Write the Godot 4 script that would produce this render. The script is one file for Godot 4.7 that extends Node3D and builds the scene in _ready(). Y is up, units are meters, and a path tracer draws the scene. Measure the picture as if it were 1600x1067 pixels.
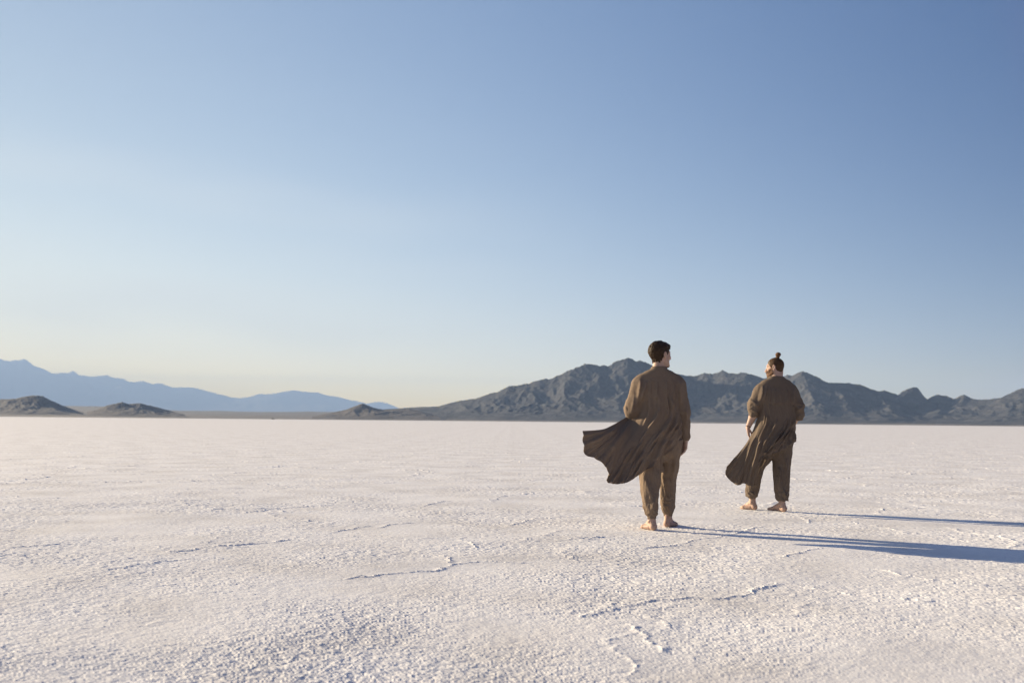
extends Node3D
# A white salt flat at low sun: two barefoot walkers in brown coats, desert ranges beyond.

const EXPOSURE := 3.0
const HAZE := 0.000052
const AIR := Vector3(0.395, 0.492, 0.63)   # what thick haze shows
const SUN_TO := Vector3(-0.8341, 0.2521, -0.4907)   # towards the sun: ahead and to the left, low

# ---------------------------------------------------------------- small helpers
func lin(r: float, g: float, b: float) -> Color:
	return Color(r, g, b).linear_to_srgb()

func noise(seed_: int, freq: float, octaves := 1, type := FastNoiseLite.TYPE_SIMPLEX_SMOOTH) -> FastNoiseLite:
	var n := FastNoiseLite.new()
	n.seed = seed_
	n.noise_type = type
	n.frequency = freq
	n.fractal_type = FastNoiseLite.FRACTAL_FBM if octaves > 1 else FastNoiseLite.FRACTAL_NONE
	n.fractal_octaves = octaves
	return n

func noise_tex(n: FastNoiseLite, size: int, stops: Array) -> NoiseTexture2D:
	var t := NoiseTexture2D.new()
	t.width = size
	t.height = size
	t.seamless = true
	t.noise = n
	if stops.size() > 0:
		var g := Gradient.new()
		var offs := PackedFloat32Array()
		var cols := PackedColorArray()
		for s in stops:
			offs.append(s[0])
			cols.append(s[1])
		g.offsets = offs
		g.colors = cols
		t.color_ramp = g
	return t

func matte(color: Color, rough := 0.9) -> StandardMaterial3D:
	var m := StandardMaterial3D.new()
	m.albedo_color = color
	m.roughness = rough
	m.metallic_specular = 0.3
	m.cull_mode = BaseMaterial3D.CULL_DISABLED
	return m

func smin(a: float, b: float, k: float) -> float:
	var h: float = maxf(k - absf(a - b), 0.0) / k
	return minf(a, b) - h * h * k * 0.25

func mesh_of(v: PackedVector3Array, n: PackedVector3Array, idx: PackedInt32Array, uv := PackedVector2Array()) -> ArrayMesh:
	var arr := []
	arr.resize(Mesh.ARRAY_MAX)
	arr[Mesh.ARRAY_VERTEX] = v
	if n.size() > 0:
		arr[Mesh.ARRAY_NORMAL] = n
	if uv.size() > 0:
		arr[Mesh.ARRAY_TEX_UV] = uv
	arr[Mesh.ARRAY_INDEX] = idx
	var m := ArrayMesh.new()
	m.add_surface_from_arrays(Mesh.PRIMITIVE_TRIANGLES, arr)
	return m

func put(called: String, m: Mesh, mat: Material, parent: Node = self) -> MeshInstance3D:
	var o := MeshInstance3D.new()
	o.name = called
	o.mesh = m
	o.material_override = mat
	parent.add_child(o, true)
	return o

func tag(o: Node, label: String, category: String, kind := "", group := "") -> void:
	o.set_meta("label", label)
	o.set_meta("category", category)
	if kind != "":
		o.set_meta("kind", kind)
	if group != "":
		o.set_meta("group", group)

# value of a profile [x0, y0, x1, y1, ...] at x
func profile(p: Array, x: float) -> float:
	if x <= p[0]:
		return p[1]
	var n := p.size()
	if x >= p[n - 2]:
		return p[n - 1]
	var i := 0
	while p[i + 2] < x:
		i += 2
	var t: float = (x - p[i]) / (p[i + 2] - p[i])
	return lerpf(p[i + 1], p[i + 3], t)

# ---------------------------------------------------------------- sky
const SKY := [[-0.463, -0.283, -0.134], [-3.496, -2.8, -1.79], [1.919, 1.675, 1.239], [1.11, 0.793, 0.521], [-0.146, -0.319, -0.513], [-0.927, -0.917, -0.783], [-0.798, -0.742, -0.675]]

func make_sky() -> Sky:
	var w := 768
	var h := 384
	var img := Image.create(w, h, false, Image.FORMAT_RGBF)
	var wisps := noise(5, 0.9, 3)
	var c0 := Vector3(SKY[0][0], SKY[0][1], SKY[0][2])
	var c1 := Vector3(SKY[1][0], SKY[1][1], SKY[1][2])
	var c2 := Vector3(SKY[2][0], SKY[2][1], SKY[2][2])
	var c3 := Vector3(SKY[3][0], SKY[3][1], SKY[3][2])
	var c4 := Vector3(SKY[4][0], SKY[4][1], SKY[4][2])
	var c5 := Vector3(SKY[5][0], SKY[5][1], SKY[5][2])
	var c6 := Vector3(SKY[6][0], SKY[6][1], SKY[6][2])
	for y in h:
		var el: float = PI * (0.5 - (y + 0.5) / h)
		var deg: float = rad_to_deg(el)
		var e: float = 36.0 * tanh(maxf(deg, 0.0) / 36.0)
		var s: float = 1.0 - exp(-e / 22.0)
		var g: float = exp(-e / 5.0)
		var through: float = exp(-HAZE * minf(51000.0, 2030.0 / sin(maxf(el, 0.005))))
		for x in w:
			var az: float = TAU * (x + 0.5) / w
			var d := Vector3(sin(az) * cos(el), sin(el), -cos(az) * cos(el))
			var c: float = maxf(d.dot(SUN_TO), 0.03)
			var o := c0 + c1 * s + (c2 + c3 * s + c5 * g + c6 * c) * c + c4 * g
			# less what the haze in front of it will add, over what it will let through
			o = (Vector3(exp(o.x), exp(o.y), exp(o.z)) - AIR * (1.0 - through)) / (through * EXPOSURE)
			o = o.max(Vector3(0.01, 0.01, 0.01))
			# thin high cloud, drawn out along the horizon
			var v: float = wisps.get_noise_3d(d.x * 2.2, d.y * 16.0, d.z * 2.2)
			var veil: float = 0.45 * smoothstep(-0.25, 0.6, v) * exp(-pow((deg - 7.0) / 6.0, 2.0)) * smoothstep(0.4, 0.85, c)
			o = o.lerp(Vector3(0.32, 0.32, 0.305), veil)
			img.set_pixel(x, y, Color(o.x, o.y, o.z))
	var m := PanoramaSkyMaterial.new()
	m.panorama = ImageTexture.create_from_image(img)
	var sky := Sky.new()
	sky.sky_material = m
	return sky

# ---------------------------------------------------------------- salt flat
const RIDGES := [[-0.05, -10.0, 0.26, -10.81, 0.76, -11.15], [0.99, -8.33, 1.37, -8.53, 1.67, -9.01, 1.96, -9.28, 2.55, -10.23], [0.37, -5.37, 0.59, -5.69, 0.76, -5.89, 1.01, -6.03, 1.27, -6.03, 1.41, -6.14, 1.82, -6.7], [0.63, -5.25, 0.66, -4.87, 0.72, -4.61], [2.64, -7.26, 2.75, -6.97, 3.06, -6.59, 3.36, -6.61], [4.45, -10.34, 4.41, -9.75, 4.6, -9.49, 4.54, -8.9], [6.13, -19.13, 6.8, -19.68, 7.56, -19.69], [5.62, -13.64, 6.47, -14.07, 7.3, -14.29], [-2.97, -11.07, -2.73, -11.66, -2.16, -12.25], [-4.04, -8.0, -3.71, -8.27, -3.42, -8.21], [-2.67, -7.72, -2.43, -8.2, -1.98, -8.49, -1.93, -8.77], [-1.72, -9.13, -1.47, -9.75, -1.36, -9.88], [-1.31, -9.71, -1.14, -10.14, -1.0, -10.28], [-0.51, -7.87, -0.43, -7.32], [-1.11, -6.6, -0.85, -6.81, -0.47, -7.04, -0.43, -7.32, -0.17, -7.5, 0.16, -7.42], [0.37, -7.93, 0.49, -8.29, 0.57, -8.34], [0.44, -7.94, 0.51, -7.45], [-2.17, -16.34, -1.86, -16.9], [-1.26, -16.82, -0.44, -18.07], [-4.91, -14.6, -4.41, -14.81, -4.03, -15.14], [-11.97, -25.05, -10.86, -26.22], [4.14, -14.37, 3.74, -13.75, 3.19, -12.75], [4.18, -8.52, 4.59, -9.0], [4.98, -13.67, 4.96, -13.05], [-1.08, -12.28, -0.88, -12.88, -0.81, -13.1], [10.9, -28.83, 13.0, -30.3], [0.41, -8.81, 0.95, -9.2], [2.64, -8.54, 2.27, -8.06, 2.1, -7.83], [1.83, -6.52, 2.24, -6.08, 2.51, -5.98], [-2.81, -6.77, -2.62, -7.18, -2.37, -7.52]]

func build_salt() -> void:
	# angles: close-set over the walked ground ahead, wide elsewhere
	var ang := PackedFloat32Array()
	var a := -0.58
	while a <= 0.58:
		ang.append(a)
		a += 0.0019
	var first_fine := ang.size()
	for i in 60:
		ang.append(a + (TAU - 1.16) * (i + 0.5) / 60.0)
	var radii := PackedFloat32Array()
	var r := 0.4
	while r < 3.0:
		radii.append(r)
		r *= 1.05
	r = 3.0
	while r < 13.0:
		radii.append(r)
		r += r * 0.0019
	while r < 160.0:
		radii.append(r)
		r += r * 0.0019 * pow(r / 13.0, 1.15)
	while r < 3000.0:
		radii.append(r)
		r *= 1.1
	radii.append(3000.0)
	var na := ang.size()
	var nr := radii.size()
	# ridges in buckets of half a metre
	var buckets := {}
	for line in RIDGES:
		var segs := int(line.size() / 2) - 1
		for s in segs:
			var p := Vector2(line[2 * s], line[2 * s + 1])
			var q := Vector2(line[2 * s + 2], line[2 * s + 3])
			var e0: float = 0.0 if s == 0 else 1.0
			var e1: float = 0.0 if s == segs - 1 else 1.0
			for bx in range(floori((minf(p.x, q.x) - 0.25) * 2.0), floori((maxf(p.x, q.x) + 0.25) * 2.0) + 1):
				for bz in range(floori((minf(p.y, q.y) - 0.25) * 2.0), floori((maxf(p.y, q.y) + 0.25) * 2.0) + 1):
					var key := Vector2i(bx, bz)
					if not buckets.has(key):
						buckets[key] = []
					buckets[key].append([p, q, e0, e1])
	var patch := noise(11, 0.42, 2)
	var swell := noise(12, 0.6, 2)
	var lump := noise(13, 1.0 / 0.052, 1, FastNoiseLite.TYPE_CELLULAR)
	lump.cellular_return_type = FastNoiseLite.RETURN_DISTANCE
	lump.cellular_distance_function = FastNoiseLite.DISTANCE_EUCLIDEAN
	var mid := noise(14, 1.0 / 0.12, 2)
	var fine := noise(15, 1.0 / 0.021, 1)
	var warp := noise(16, 0.9, 3)
	var plates := noise(17, 1.0 / 3.4, 1, FastNoiseLite.TYPE_CELLULAR)
	plates.cellular_return_type = FastNoiseLite.RETURN_DISTANCE2_SUB
	plates.cellular_distance_function = FastNoiseLite.DISTANCE_EUCLIDEAN
	plates.cellular_jitter = 1.0
	var gate := noise(18, 0.55, 2)
	var v := PackedVector3Array()
	v.resize(na * nr)
	var cs := PackedFloat32Array()
	var sn := PackedFloat32Array()
	for j in na:
		cs.append(cos(ang[j]))
		sn.append(sin(ang[j]))
	for i in nr:
		var rr: float = radii[i]
		for j in na:
			var x: float = rr * sn[j]
			var z: float = -rr * cs[j]
			var h := 0.0
			if rr < 200.0:
				var m: float = clampf(0.85 + 0.9 * patch.get_noise_2d(x, z), 0.35, 1.3)
				h = 0.008 * swell.get_noise_2d(x, z)
				var jx: float = 0.012 * mid.get_noise_2d(x * 2.0 + 40.0, z * 2.0)
				h += m * (0.0031 * (-0.45 - lump.get_noise_2d(x + jx, z + jx)) + 0.0026 * mid.get_noise_2d(x, z) + 0.0024 * fine.get_noise_2d(x, z))
				var wx: float = x + 0.55 * warp.get_noise_2d(x, z)
				var wz: float = z + 0.55 * warp.get_noise_2d(x + 77.0, z)
				var e: float = plates.get_noise_2d(wx, wz) + 1.0
				if e < 0.1:
					var g: float = smoothstep(-0.25, 0.2, gate.get_noise_2d(x, z))
					h += g * lerpf(0.0062, 0.016, smoothstep(6.0, 20.0, rr)) * exp(-pow(e / 0.016, 1.2)) * (0.7 + 0.8 * warp.get_noise_2d(x * 4.0, z * 4.0)) * (0.75 + 0.8 * mid.get_noise_2d(x * 2.2, z * 2.2))
				if rr < 34.0:
					var key := Vector2i(floori(x * 2.0), floori(z * 2.0))
					if buckets.has(key):
						var px: float = x + 0.05 * warp.get_noise_2d(x * 5.0, z * 5.0)
						var pz: float = z + 0.05 * warp.get_noise_2d(x * 5.0 + 9.0, z * 5.0)
						var best := 0.0
						for sg in buckets[key]:
							var p: Vector2 = sg[0]
							var q: Vector2 = sg[1]
							var dx: float = q.x - p.x
							var dz: float = q.y - p.y
							var t: float = clampf(((px - p.x) * dx + (pz - p.y) * dz) / (dx * dx + dz * dz), 0.0, 1.0)
							var dist: float = sqrt(pow(px - p.x - t * dx, 2.0) + pow(pz - p.y - t * dz, 2.0))
							if dist < 0.2:
								var fade := 1.0
								if sg[2] == 0.0:
									fade *= smoothstep(0.0, 0.4, t + 0.1)
								if sg[3] == 0.0:
									fade *= smoothstep(0.0, 0.4, 1.1 - t)
								best = maxf(best, fade * exp(-pow(dist / 0.023, 1.2)))
						h += best * 0.0085 * (1.0 + 0.6 * warp.get_noise_2d(x * 3.0, z * 3.0 + 5.0)) * (0.8 + 0.7 * mid.get_noise_2d(x * 2.2, z * 2.2))
			v[i * na + j] = Vector3(x, h, z)
	v.append(Vector3(0, 0, 0))
	var idx := PackedInt32Array()
	idx.resize((nr - 1) * na * 6 + na * 3)
	var w := 0
	for i in nr - 1:
		for j in na:
			var j2: int = (j + 1) % na
			var p0: int = i * na + j
			var p1: int = i * na + j2
			var p2: int = p0 + na
			var p3: int = p1 + na
			idx[w] = p0
			idx[w + 1] = p2
			idx[w + 2] = p1
			idx[w + 3] = p1
			idx[w + 4] = p2
			idx[w + 5] = p3
			w += 6
	for j in na:
		idx[w] = na * nr
		idx[w + 1] = j
		idx[w + 2] = (j + 1) % na
		w += 3
	var m := matte(Color.WHITE, 0.75)
	m.albedo_texture = noise_tex(noise(21, 0.006, 5), 1024, [[0.0, lin(0.60, 0.575, 0.552)], [0.3, lin(0.69, 0.668, 0.648)], [0.55, lin(0.74, 0.72, 0.702)], [1.0, lin(0.795, 0.779, 0.765)]])
	m.uv1_triplanar = true
	m.uv1_world_triplanar = true
	m.uv1_scale = Vector3(0.13, 0.13, 0.13)
	var o := put("salt_flat", mesh_of(v, PackedVector3Array(), idx), m)
	tag(o, "white crusty salt flat with cracked pressure ridges", "salt flat", "structure")

# ---------------------------------------------------------------- far land
const MAIN := [-131.0, 10.0, -112.1, 11.53, -92.1, 13.01, -72.1, 14.18, -58.7, 17.83, -52.0, 19.50, -36.3, 21.90, -25.2, 25.86, -14.0, 28.86, -2.8, 34.42, 6.2, 35.15, 17.4, 37.18, 28.6, 41.13, 37.6, 42.16, 48.8, 47.07, 60.0, 51.32, 73.4, 56.86, 84.6, 55.95, 95.8, 55.04, 103.5, 59.56, 115.9, 62.79, 124.7, 60.89, 134.6, 58.54, 147.2, 52.63, 159.7, 48.20, 173.1, 45.68, 184.0, 45.70, 190.6, 48.42, 199.2, 47.28, 208.8, 50.75, 218.6, 47.59, 231.5, 49.02, 240.0, 45.69, 248.4, 43.18, 259.3, 43.78, 269.5, 45.62, 276.6, 47.15, 284.1, 49.90, 292.3, 46.78, 300.5, 43.05, 308.7, 38.74, 318.8, 38.40, 326.9, 38.99, 337.0, 36.83, 346.9, 32.57, 352.8, 30.45, 358.7, 31.35, 364.6, 29.54, 370.4, 27.32, 373.3, 30.12, 378.3, 33.10, 383.4, 35.17, 388.0, 33.07, 391.7, 27.30, 395.5, 23.57, 399.4, 26.23, 404.0, 27.70, 410.8, 26.68, 418.2, 23.57, 422.0, 25.91, 426.6, 27.65, 431.3, 24.73, 438.7, 22.98, 446.0, 23.15, 455.2, 24.70, 464.3, 28.70, 471.5, 32.10, 475.2, 33.50, 520.0, 44.0, 580.0, 50.0, 640.0, 42.0, 700.0, 30.0, 760.0, 12.0]
const FAR := [-760.0, 8.0, -700.0, 24.0, -620.0, 40.0, -560.0, 47.0, -510.0, 45.0, -475.3, 50.35, -467.0, 48.93, -455.7, 50.48, -448.3, 46.10, -433.2, 38.99, -424.7, 39.81, -419.4, 39.38, -415.7, 41.24, -409.6, 37.88, -400.9, 36.92, -387.8, 38.45, -374.4, 35.80, -363.0, 31.87, -355.2, 33.85, -347.2, 31.61, -338.1, 31.81, -330.0, 28.57, -310.3, 28.71, -298.5, 25.87, -286.6, 23.00, -274.7, 20.11, -267.5, 18.99, -258.0, 20.37, -247.2, 23.64, -242.4, 23.09, -231.5, 25.13, -216.9, 27.55, -204.6, 26.17, -192.3, 25.97, -184.8, 23.31, -174.8, 22.18, -164.8, 19.79, -152.2, 17.41, -144.6, 15.60, -133.2, 11.30, -123.7, 6.0]
const FARTHER := [-161.3, 5.5, -152.1, 12.35, -142.1, 16.27, -132.1, 17.65, -124.5, 16.47, -118.1, 14.00, -113.0, 11.52, -101.5, 6.0]
const HILL_A := [-530.0, 6.0, -503.5, 9.92, -483.7, 13.64, -473.7, 14.96, -461.5, 15.75, -453.3, 18.21, -446.1, 19.15, -439.7, 18.47, -432.2, 14.54, -423.5, 10.60, -415.9, 7.79, -405.0, 4.0]
const HILL_B := [-402.0, 4.0, -384.5, 11.18, -372.4, 14.33, -366.8, 12.63, -356.7, 13.38, -348.8, 11.69, -335.0, 8.26, -316.0, 3.0]
const HILL_C := [-197.0, 2.5, -186.8, 5.04, -164.5, 9.68, -156.5, 12.93, -148.4, 16.19, -139.5, 12.49, -126.9, 10.10, -111.7, 10.89, -101.6, 11.64, -82.5, 7.0, -70.0, 3.0]
const PLAIN := [-760.0, 9.0, -473.0, 9.3, -394.0, 10.2, -321.0, 7.2, -250.0, 6.8, -189.0, 7.3, -127.0, 8.5, -60.0, 7.0, 0.0, 5.0, 200.0, 4.5, 400.0, 5.0, 760.0, 6.0]

# height of the desert plain that rises gently from the salt towards the ranges
func plain_height(at: float, r: float) -> float:
	var top: float = at * 0.001 * 8000.0
	var t: float = clampf((r - 2700.0) / 5300.0, 0.0, 1.0)
	return 0.25 + top * t * t * (1.35 - 0.35 * t)

# a range: crest heights follow a profile of angles, flanks fall to both sides and are cut by gullies
func build_range(called: String, prof: Array, az0: float, az1: float, cols: int, rows: int, rc: float, front: float, back: float, gully: float, wave: float, seed_: int, mat: Material, bend: float, steep: float) -> MeshInstance3D:
	var n_warp := noise(seed_, 1.0 / (wave * 1.6), 3)
	var n_gul := noise(seed_ + 1, 1.0 / wave, 6)
	n_gul.fractal_type = FastNoiseLite.FRACTAL_RIDGED
	n_gul.fractal_gain = 0.52
	var n_rc := noise(seed_ + 2, 1.0 / (wave * 3.0), 2)
	# the profile as an evenly spaced table
	var p0: float = prof[0]
	var pw: float = prof[prof.size() - 2] - p0
	var tab := PackedFloat32Array()
	for i in 3001:
		tab.append(profile(prof, p0 + pw * i / 3000.0))
	var v := PackedVector3Array()
	v.resize((cols + 1) * (rows + 1))
	for j in cols + 1:
		var az: float = lerpf(az0, az1, float(j) / cols)
		var crest_r: float = rc * (1.0 + bend * az) + 0.22 * front * n_rc.get_noise_2d(az * rc, 0.0)
		var base_top: float = profile(PLAIN, az * 1000.0)
		for i in rows + 1:
			var t: float = float(i) / rows
			# rows crowd towards the near flank
			var r: float
			var f: float
			if t < 0.8:
				f = t / 0.8
				r = crest_r - front * (1.0 - f)
			else:
				f = 1.0 - (t - 0.8) / 0.2
				r = crest_r + back * (1.0 - f)
			var x: float = sin(az) * r
			var z: float = -cos(az) * r
			var off: float = (1.0 - f)
			# spurs wander sideways as they descend
			var az2: float = az + off * (n_warp.get_noise_2d(x, z) * 0.9 * wave) / r
			var at: float = (az2 * 1000.0 - p0) / pw * 3000.0
			var wide: float = 14.0 / pw * 3000.0
			var crest: float = tab[clampi(int(at), 0, 3000)] * 0.001 * crest_r
			var soft: float = 0.5 * (tab[clampi(int(at - wide), 0, 3000)] + tab[clampi(int(at + wide), 0, 3000)]) * 0.001 * crest_r
			crest = lerpf(crest, soft, clampf(off * 4.0, 0.0, 1.0))
			var fall: float = pow(f, steep)
			var cut: float = 0.5 - 0.5 * n_gul.get_noise_3d(az * rc, r * 0.38, 40.0)
			var env: float = clampf(off * 3.5, 0.0, 1.0) * clampf(f * 2.2, 0.0, 1.0)
			var h: float = crest * fall * (1.0 - gully * env * cut)
			h += crest * 0.035 * n_gul.get_noise_3d(x * 2.7, z * 2.7, 5.0) * env
			h += crest * f * (0.034 * n_gul.get_noise_3d(x * 4.0, z * 4.0, 9.0) + 0.014 * n_gul.get_noise_3d(x * 11.0, z * 11.0, 3.0))
			var base: float = plain_height(base_top, minf(r, 8000.0)) if r < 12000.0 else 14.0
			var low: float = base - 16.0
			v[i * (cols + 1) + j] = Vector3(x, lerpf(low, maxf(h, low), smoothstep(0.0, 0.06, f)), z)
	return put(called, grid_mesh(v, cols, rows), mat)

func grid_mesh(v: PackedVector3Array, cols: int, rows: int) -> ArrayMesh:
	var n := PackedVector3Array()
	n.resize(v.size())
	var c1 := cols + 1
	for i in rows + 1:
		for j in c1:
			var l := v[i * c1 + maxi(j - 1, 0)]
			var r := v[i * c1 + mini(j + 1, cols)]
			var d := v[maxi(i - 1, 0) * c1 + j]
			var u := v[mini(i + 1, rows) * c1 + j]
			var k := (r - l).cross(u - d).normalized()
			n[i * c1 + j] = k if k.y > 0.0 else -k
	var idx := PackedInt32Array()
	idx.resize(cols * rows * 6)
	var w := 0
	for i in rows:
		for j in cols:
			var p := i * c1 + j
			idx[w] = p
			idx[w + 1] = p + c1
			idx[w + 2] = p + 1
			idx[w + 3] = p + 1
			idx[w + 4] = p + c1
			idx[w + 5] = p + c1 + 1
			w += 6
	return mesh_of(v, n, idx)

func rock(seed_: int, dark: Color, light: Color, scale_: float) -> StandardMaterial3D:
	var m := matte(Color.WHITE, 0.95)
	m.albedo_texture = noise_tex(noise(seed_, 0.008, 5), 512, [[0.0, dark], [0.45, dark.lerp(light, 0.35)], [1.0, light]])
	m.uv1_triplanar = true
	m.uv1_world_triplanar = true
	m.uv1_scale = Vector3(scale_, scale_, scale_)
	return m

func build_far_land() -> void:
	# plain
	var cols := 700
	var rows := 70
	var v := PackedVector3Array()
	v.resize((cols + 1) * (rows + 1))
	var nn := noise(31, 1.0 / 420.0, 4)
	for j in cols + 1:
		var az: float = lerpf(-1.1, 1.1, float(j) / cols)
		var base_top: float = profile(PLAIN, az * 1000.0)
		var edge: float = 2650.0 + 90.0 * nn.get_noise_2d(az * 9000.0, 3.0)
		for i in rows + 1:
			var t: float = float(i) / rows
			var r: float = edge + (8000.0 - edge) * pow(t, 1.6)
			var h: float = plain_height(base_top, r) + 5.0 * nn.get_noise_2d(sin(az) * r, cos(az) * r) * smoothstep(0.1, 0.5, t)
			if i == 0:
				h = -0.1
			v[i * (cols + 1) + j] = Vector3(sin(az) * r, h, -cos(az) * r)
	var o := put("desert_plain", grid_mesh(v, cols, rows), rock(33, lin(0.12, 0.105, 0.092), lin(0.21, 0.182, 0.155), 1.0 / 900.0))
	tag(o, "brown desert plain along the far edge of the salt", "plain", "structure")
	# the floor of the basin beyond, all round
	var b := PackedVector3Array()
	for i in 2:
		for j in 97:
			var az: float = TAU * j / 96.0
			var r: float = 2990.0 if i == 0 else 47000.0
			b.append(Vector3(sin(az) * r, -1.0, -cos(az) * r))
	o = put("basin_floor", grid_mesh(b, 96, 1), rock(35, lin(0.22, 0.19, 0.15), lin(0.30, 0.26, 0.21), 1.0 / 1500.0))
	tag(o, "dry basin floor reaching to the horizon", "ground", "structure")
	var stone := rock(37, lin(0.027, 0.030, 0.036), lin(0.098, 0.089, 0.083), 1.0 / 500.0)
	o = build_range("mountain_range", MAIN, -0.140, 0.76, 1000, 150, 5300.0, 1350.0, 1000.0, 0.55, 300.0, 41, stone, 0.1, 1.6)
	tag(o, "rugged rocky desert range behind the two walkers", "mountains", "structure")
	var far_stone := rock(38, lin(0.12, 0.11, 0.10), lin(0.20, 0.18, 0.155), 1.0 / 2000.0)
	o = build_range("distant_mountain_range", FAR, -0.76, -0.1237, 420, 50, 40000.0, 6000.0, 4000.0, 0.35, 2400.0, 51, far_stone, 0.0, 1.2)
	tag(o, "pale blue mountain range fading far across the flat", "mountains", "structure")
	o = build_range("distant_mountain_range_001", FARTHER, -0.1613, -0.1015, 80, 30, 45000.0, 3500.0, 2000.0, 0.3, 2200.0, 55, far_stone, 0.0, 1.2)
	tag(o, "small palest ridge just beyond the end of the blue range", "mountains", "structure")
	var hs := rock(39, lin(0.07, 0.063, 0.06), lin(0.13, 0.11, 0.095), 1.0 / 500.0)
	var k := 0
	for d in [[HILL_A, 4500.0, "dark low hill with rounded top on the desert plain below the blue range", 61], [HILL_B, 4200.0, "smallest dark hill with double top on the desert plain", 65], [HILL_C, 4000.0, "pointed dark hill at the foot of the rugged range", 69]]:
		var p: Array = d[0]
		o = build_range("hill" if k == 0 else "hill_%03d" % k, p, p[0] * 0.001, p[p.size() - 2] * 0.001, 160, 50, d[1], 480.0, 480.0, 0.4, 110.0, d[3], hs, 0.0, 1.15)
		tag(o, d[2], "hill", "structure")
		k += 1

# ---------------------------------------------------------------- surface nets
# prims: [a, b, ra, rb] tapered capsules joined with a smooth minimum; extra(p, d) may shape the field further
class Crust:
	var v := PackedVector3Array()
	var n := PackedVector3Array()
	var idx := PackedInt32Array()

func cap_dist(p: Vector3, c: Array) -> float:
	var a: Vector3 = c[0]
	var ba: Vector3 = c[1] - a
	var pa := p - a
	var h: float = clampf(pa.dot(ba) / maxf(ba.length_squared(), 1e-9), 0.0, 1.0)
	return (pa - ba * h).length() - lerpf(c[2], c[3], h)

func nets(out: Crust, prims: Array, k: float, extra: Callable, lo: Vector3, hi: Vector3, cell: float) -> void:
	var B := 4
	var bx := ceili((hi.x - lo.x) / cell / B)
	var by := ceili((hi.y - lo.y) / cell / B)
	var bz := ceili((hi.z - lo.z) / cell / B)
	var sx := bx * B + 1
	var sy := by * B + 1
	var sz := bz * B + 1
	var f := PackedFloat32Array()
	f.resize(sx * sy * sz)
	f.fill(1.0)
	var reach := cell * B * 0.87
	var active := []
	for z in bz:
		for y in by:
			for x in bx:
				var c := lo + Vector3(x + 0.5, y + 0.5, z + 0.5) * (cell * B)
				var near := []
				var d := 1.0
				for q in prims:
					var e := cap_dist(c, q)
					if e < reach + k + 0.02:
						near.append(q)
					d = smin(d, e, k) if d < 1.0 else e
				d = extra.call(c, d)
				if absf(d) > reach * 1.04 + 0.012:
					if d < 0.0:
						for kz in B + 1:
							for ky in B + 1:
								for kx in B + 1:
									var id := (x * B + kx) + sx * ((y * B + ky) + sy * (z * B + kz))
									if f[id] == 1.0:
										f[id] = -1.0
					continue
				active.append(Vector3i(x, y, z))
				for kz in B + 1:
					for ky in B + 1:
						for kx in B + 1:
							var id := (x * B + kx) + sx * ((y * B + ky) + sy * (z * B + kz))
							if absf(f[id]) != 1.0:
								continue
							var p := lo + Vector3(x * B + kx, y * B + ky, z * B + kz) * cell
							var dd := 1.0
							for q in near:
								var e := cap_dist(p, q)
								dd = smin(dd, e, k) if dd < 0.9 else e
							dd = extra.call(p, dd)
							f[id] = clampf(dd, -0.9, 0.9)
	var at := PackedInt32Array()
	at.resize(sx * sy * sz)
	at.fill(-1)
	var step := [1, sx, sx * sy]
	var offs := PackedInt32Array()
	for c in 8:
		offs.append((c & 1) + sx * ((c >> 1) & 1) + sx * sy * ((c >> 2) & 1))
	for b in active:
		for kz in B:
			for ky in B:
				for kx in B:
					var cx: int = b.x * B + kx
					var cy: int = b.y * B + ky
					var cz: int = b.z * B + kz
					var id := cx + sx * (cy + sy * cz)
					var neg := 0
					for c in 8:
						if f[id + offs[c]] < 0.0:
							neg += 1
					if neg == 0 or neg == 8:
						continue
					var sum := Vector3.ZERO
					var cnt := 0
					for c in 8:
						for ax in 3:
							if (c >> ax) & 1:
								continue
							var c2 := c | (1 << ax)
							var fa := f[id + offs[c]]
							var fb := f[id + offs[c2]]
							if (fa < 0.0) != (fb < 0.0):
								var q := Vector3(c & 1, (c >> 1) & 1, (c >> 2) & 1)
								q[ax] += fa / (fa - fb)
								sum += q
								cnt += 1
					var p := sum / cnt
					var f0 := f[id]; var f1 := f[id + offs[1]]; var f2 := f[id + offs[2]]; var f3 := f[id + offs[3]]
					var f4 := f[id + offs[4]]; var f5 := f[id + offs[5]]; var f6 := f[id + offs[6]]; var f7 := f[id + offs[7]]
					var gx := lerpf(lerpf(f1 - f0, f3 - f2, p.y), lerpf(f5 - f4, f7 - f6, p.y), p.z)
					var gy := lerpf(lerpf(f2 - f0, f3 - f1, p.x), lerpf(f6 - f4, f7 - f5, p.x), p.z)
					var gz := lerpf(lerpf(f4 - f0, f5 - f1, p.x), lerpf(f6 - f2, f7 - f3, p.x), p.y)
					at[id] = out.v.size()
					out.v.append(lo + (Vector3(cx, cy, cz) + p) * cell)
					out.n.append(Vector3(gx, gy, gz).normalized())
	for b in active:
		for kz in B:
			for ky in B:
				for kx in B:
					var cc := Vector3i(b.x * B + kx, b.y * B + ky, b.z * B + kz)
					var id: int = cc.x + sx * (cc.y + sy * cc.z)
					if at[id] < 0:
						continue
					for ax in 3:
						var u := (ax + 1) % 3
						var w := (ax + 2) % 3
						if cc[u] == 0 or cc[w] == 0:
							continue
						var s0 := f[id] < 0.0
						if s0 == (f[id + step[ax]] < 0.0):
							continue
						var i0 := at[id]
						var i1 := at[id - step[u]]
						var i2 := at[id - step[u] - step[w]]
						var i3 := at[id - step[w]]
						if i1 < 0 or i2 < 0 or i3 < 0:
							continue
						if s0:
							out.idx.append_array(PackedInt32Array([i0, i2, i1, i0, i3, i2]))
						else:
							out.idx.append_array(PackedInt32Array([i0, i1, i2, i0, i2, i3]))

func as_is(_p: Vector3, d: float) -> float:
	return d

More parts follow.
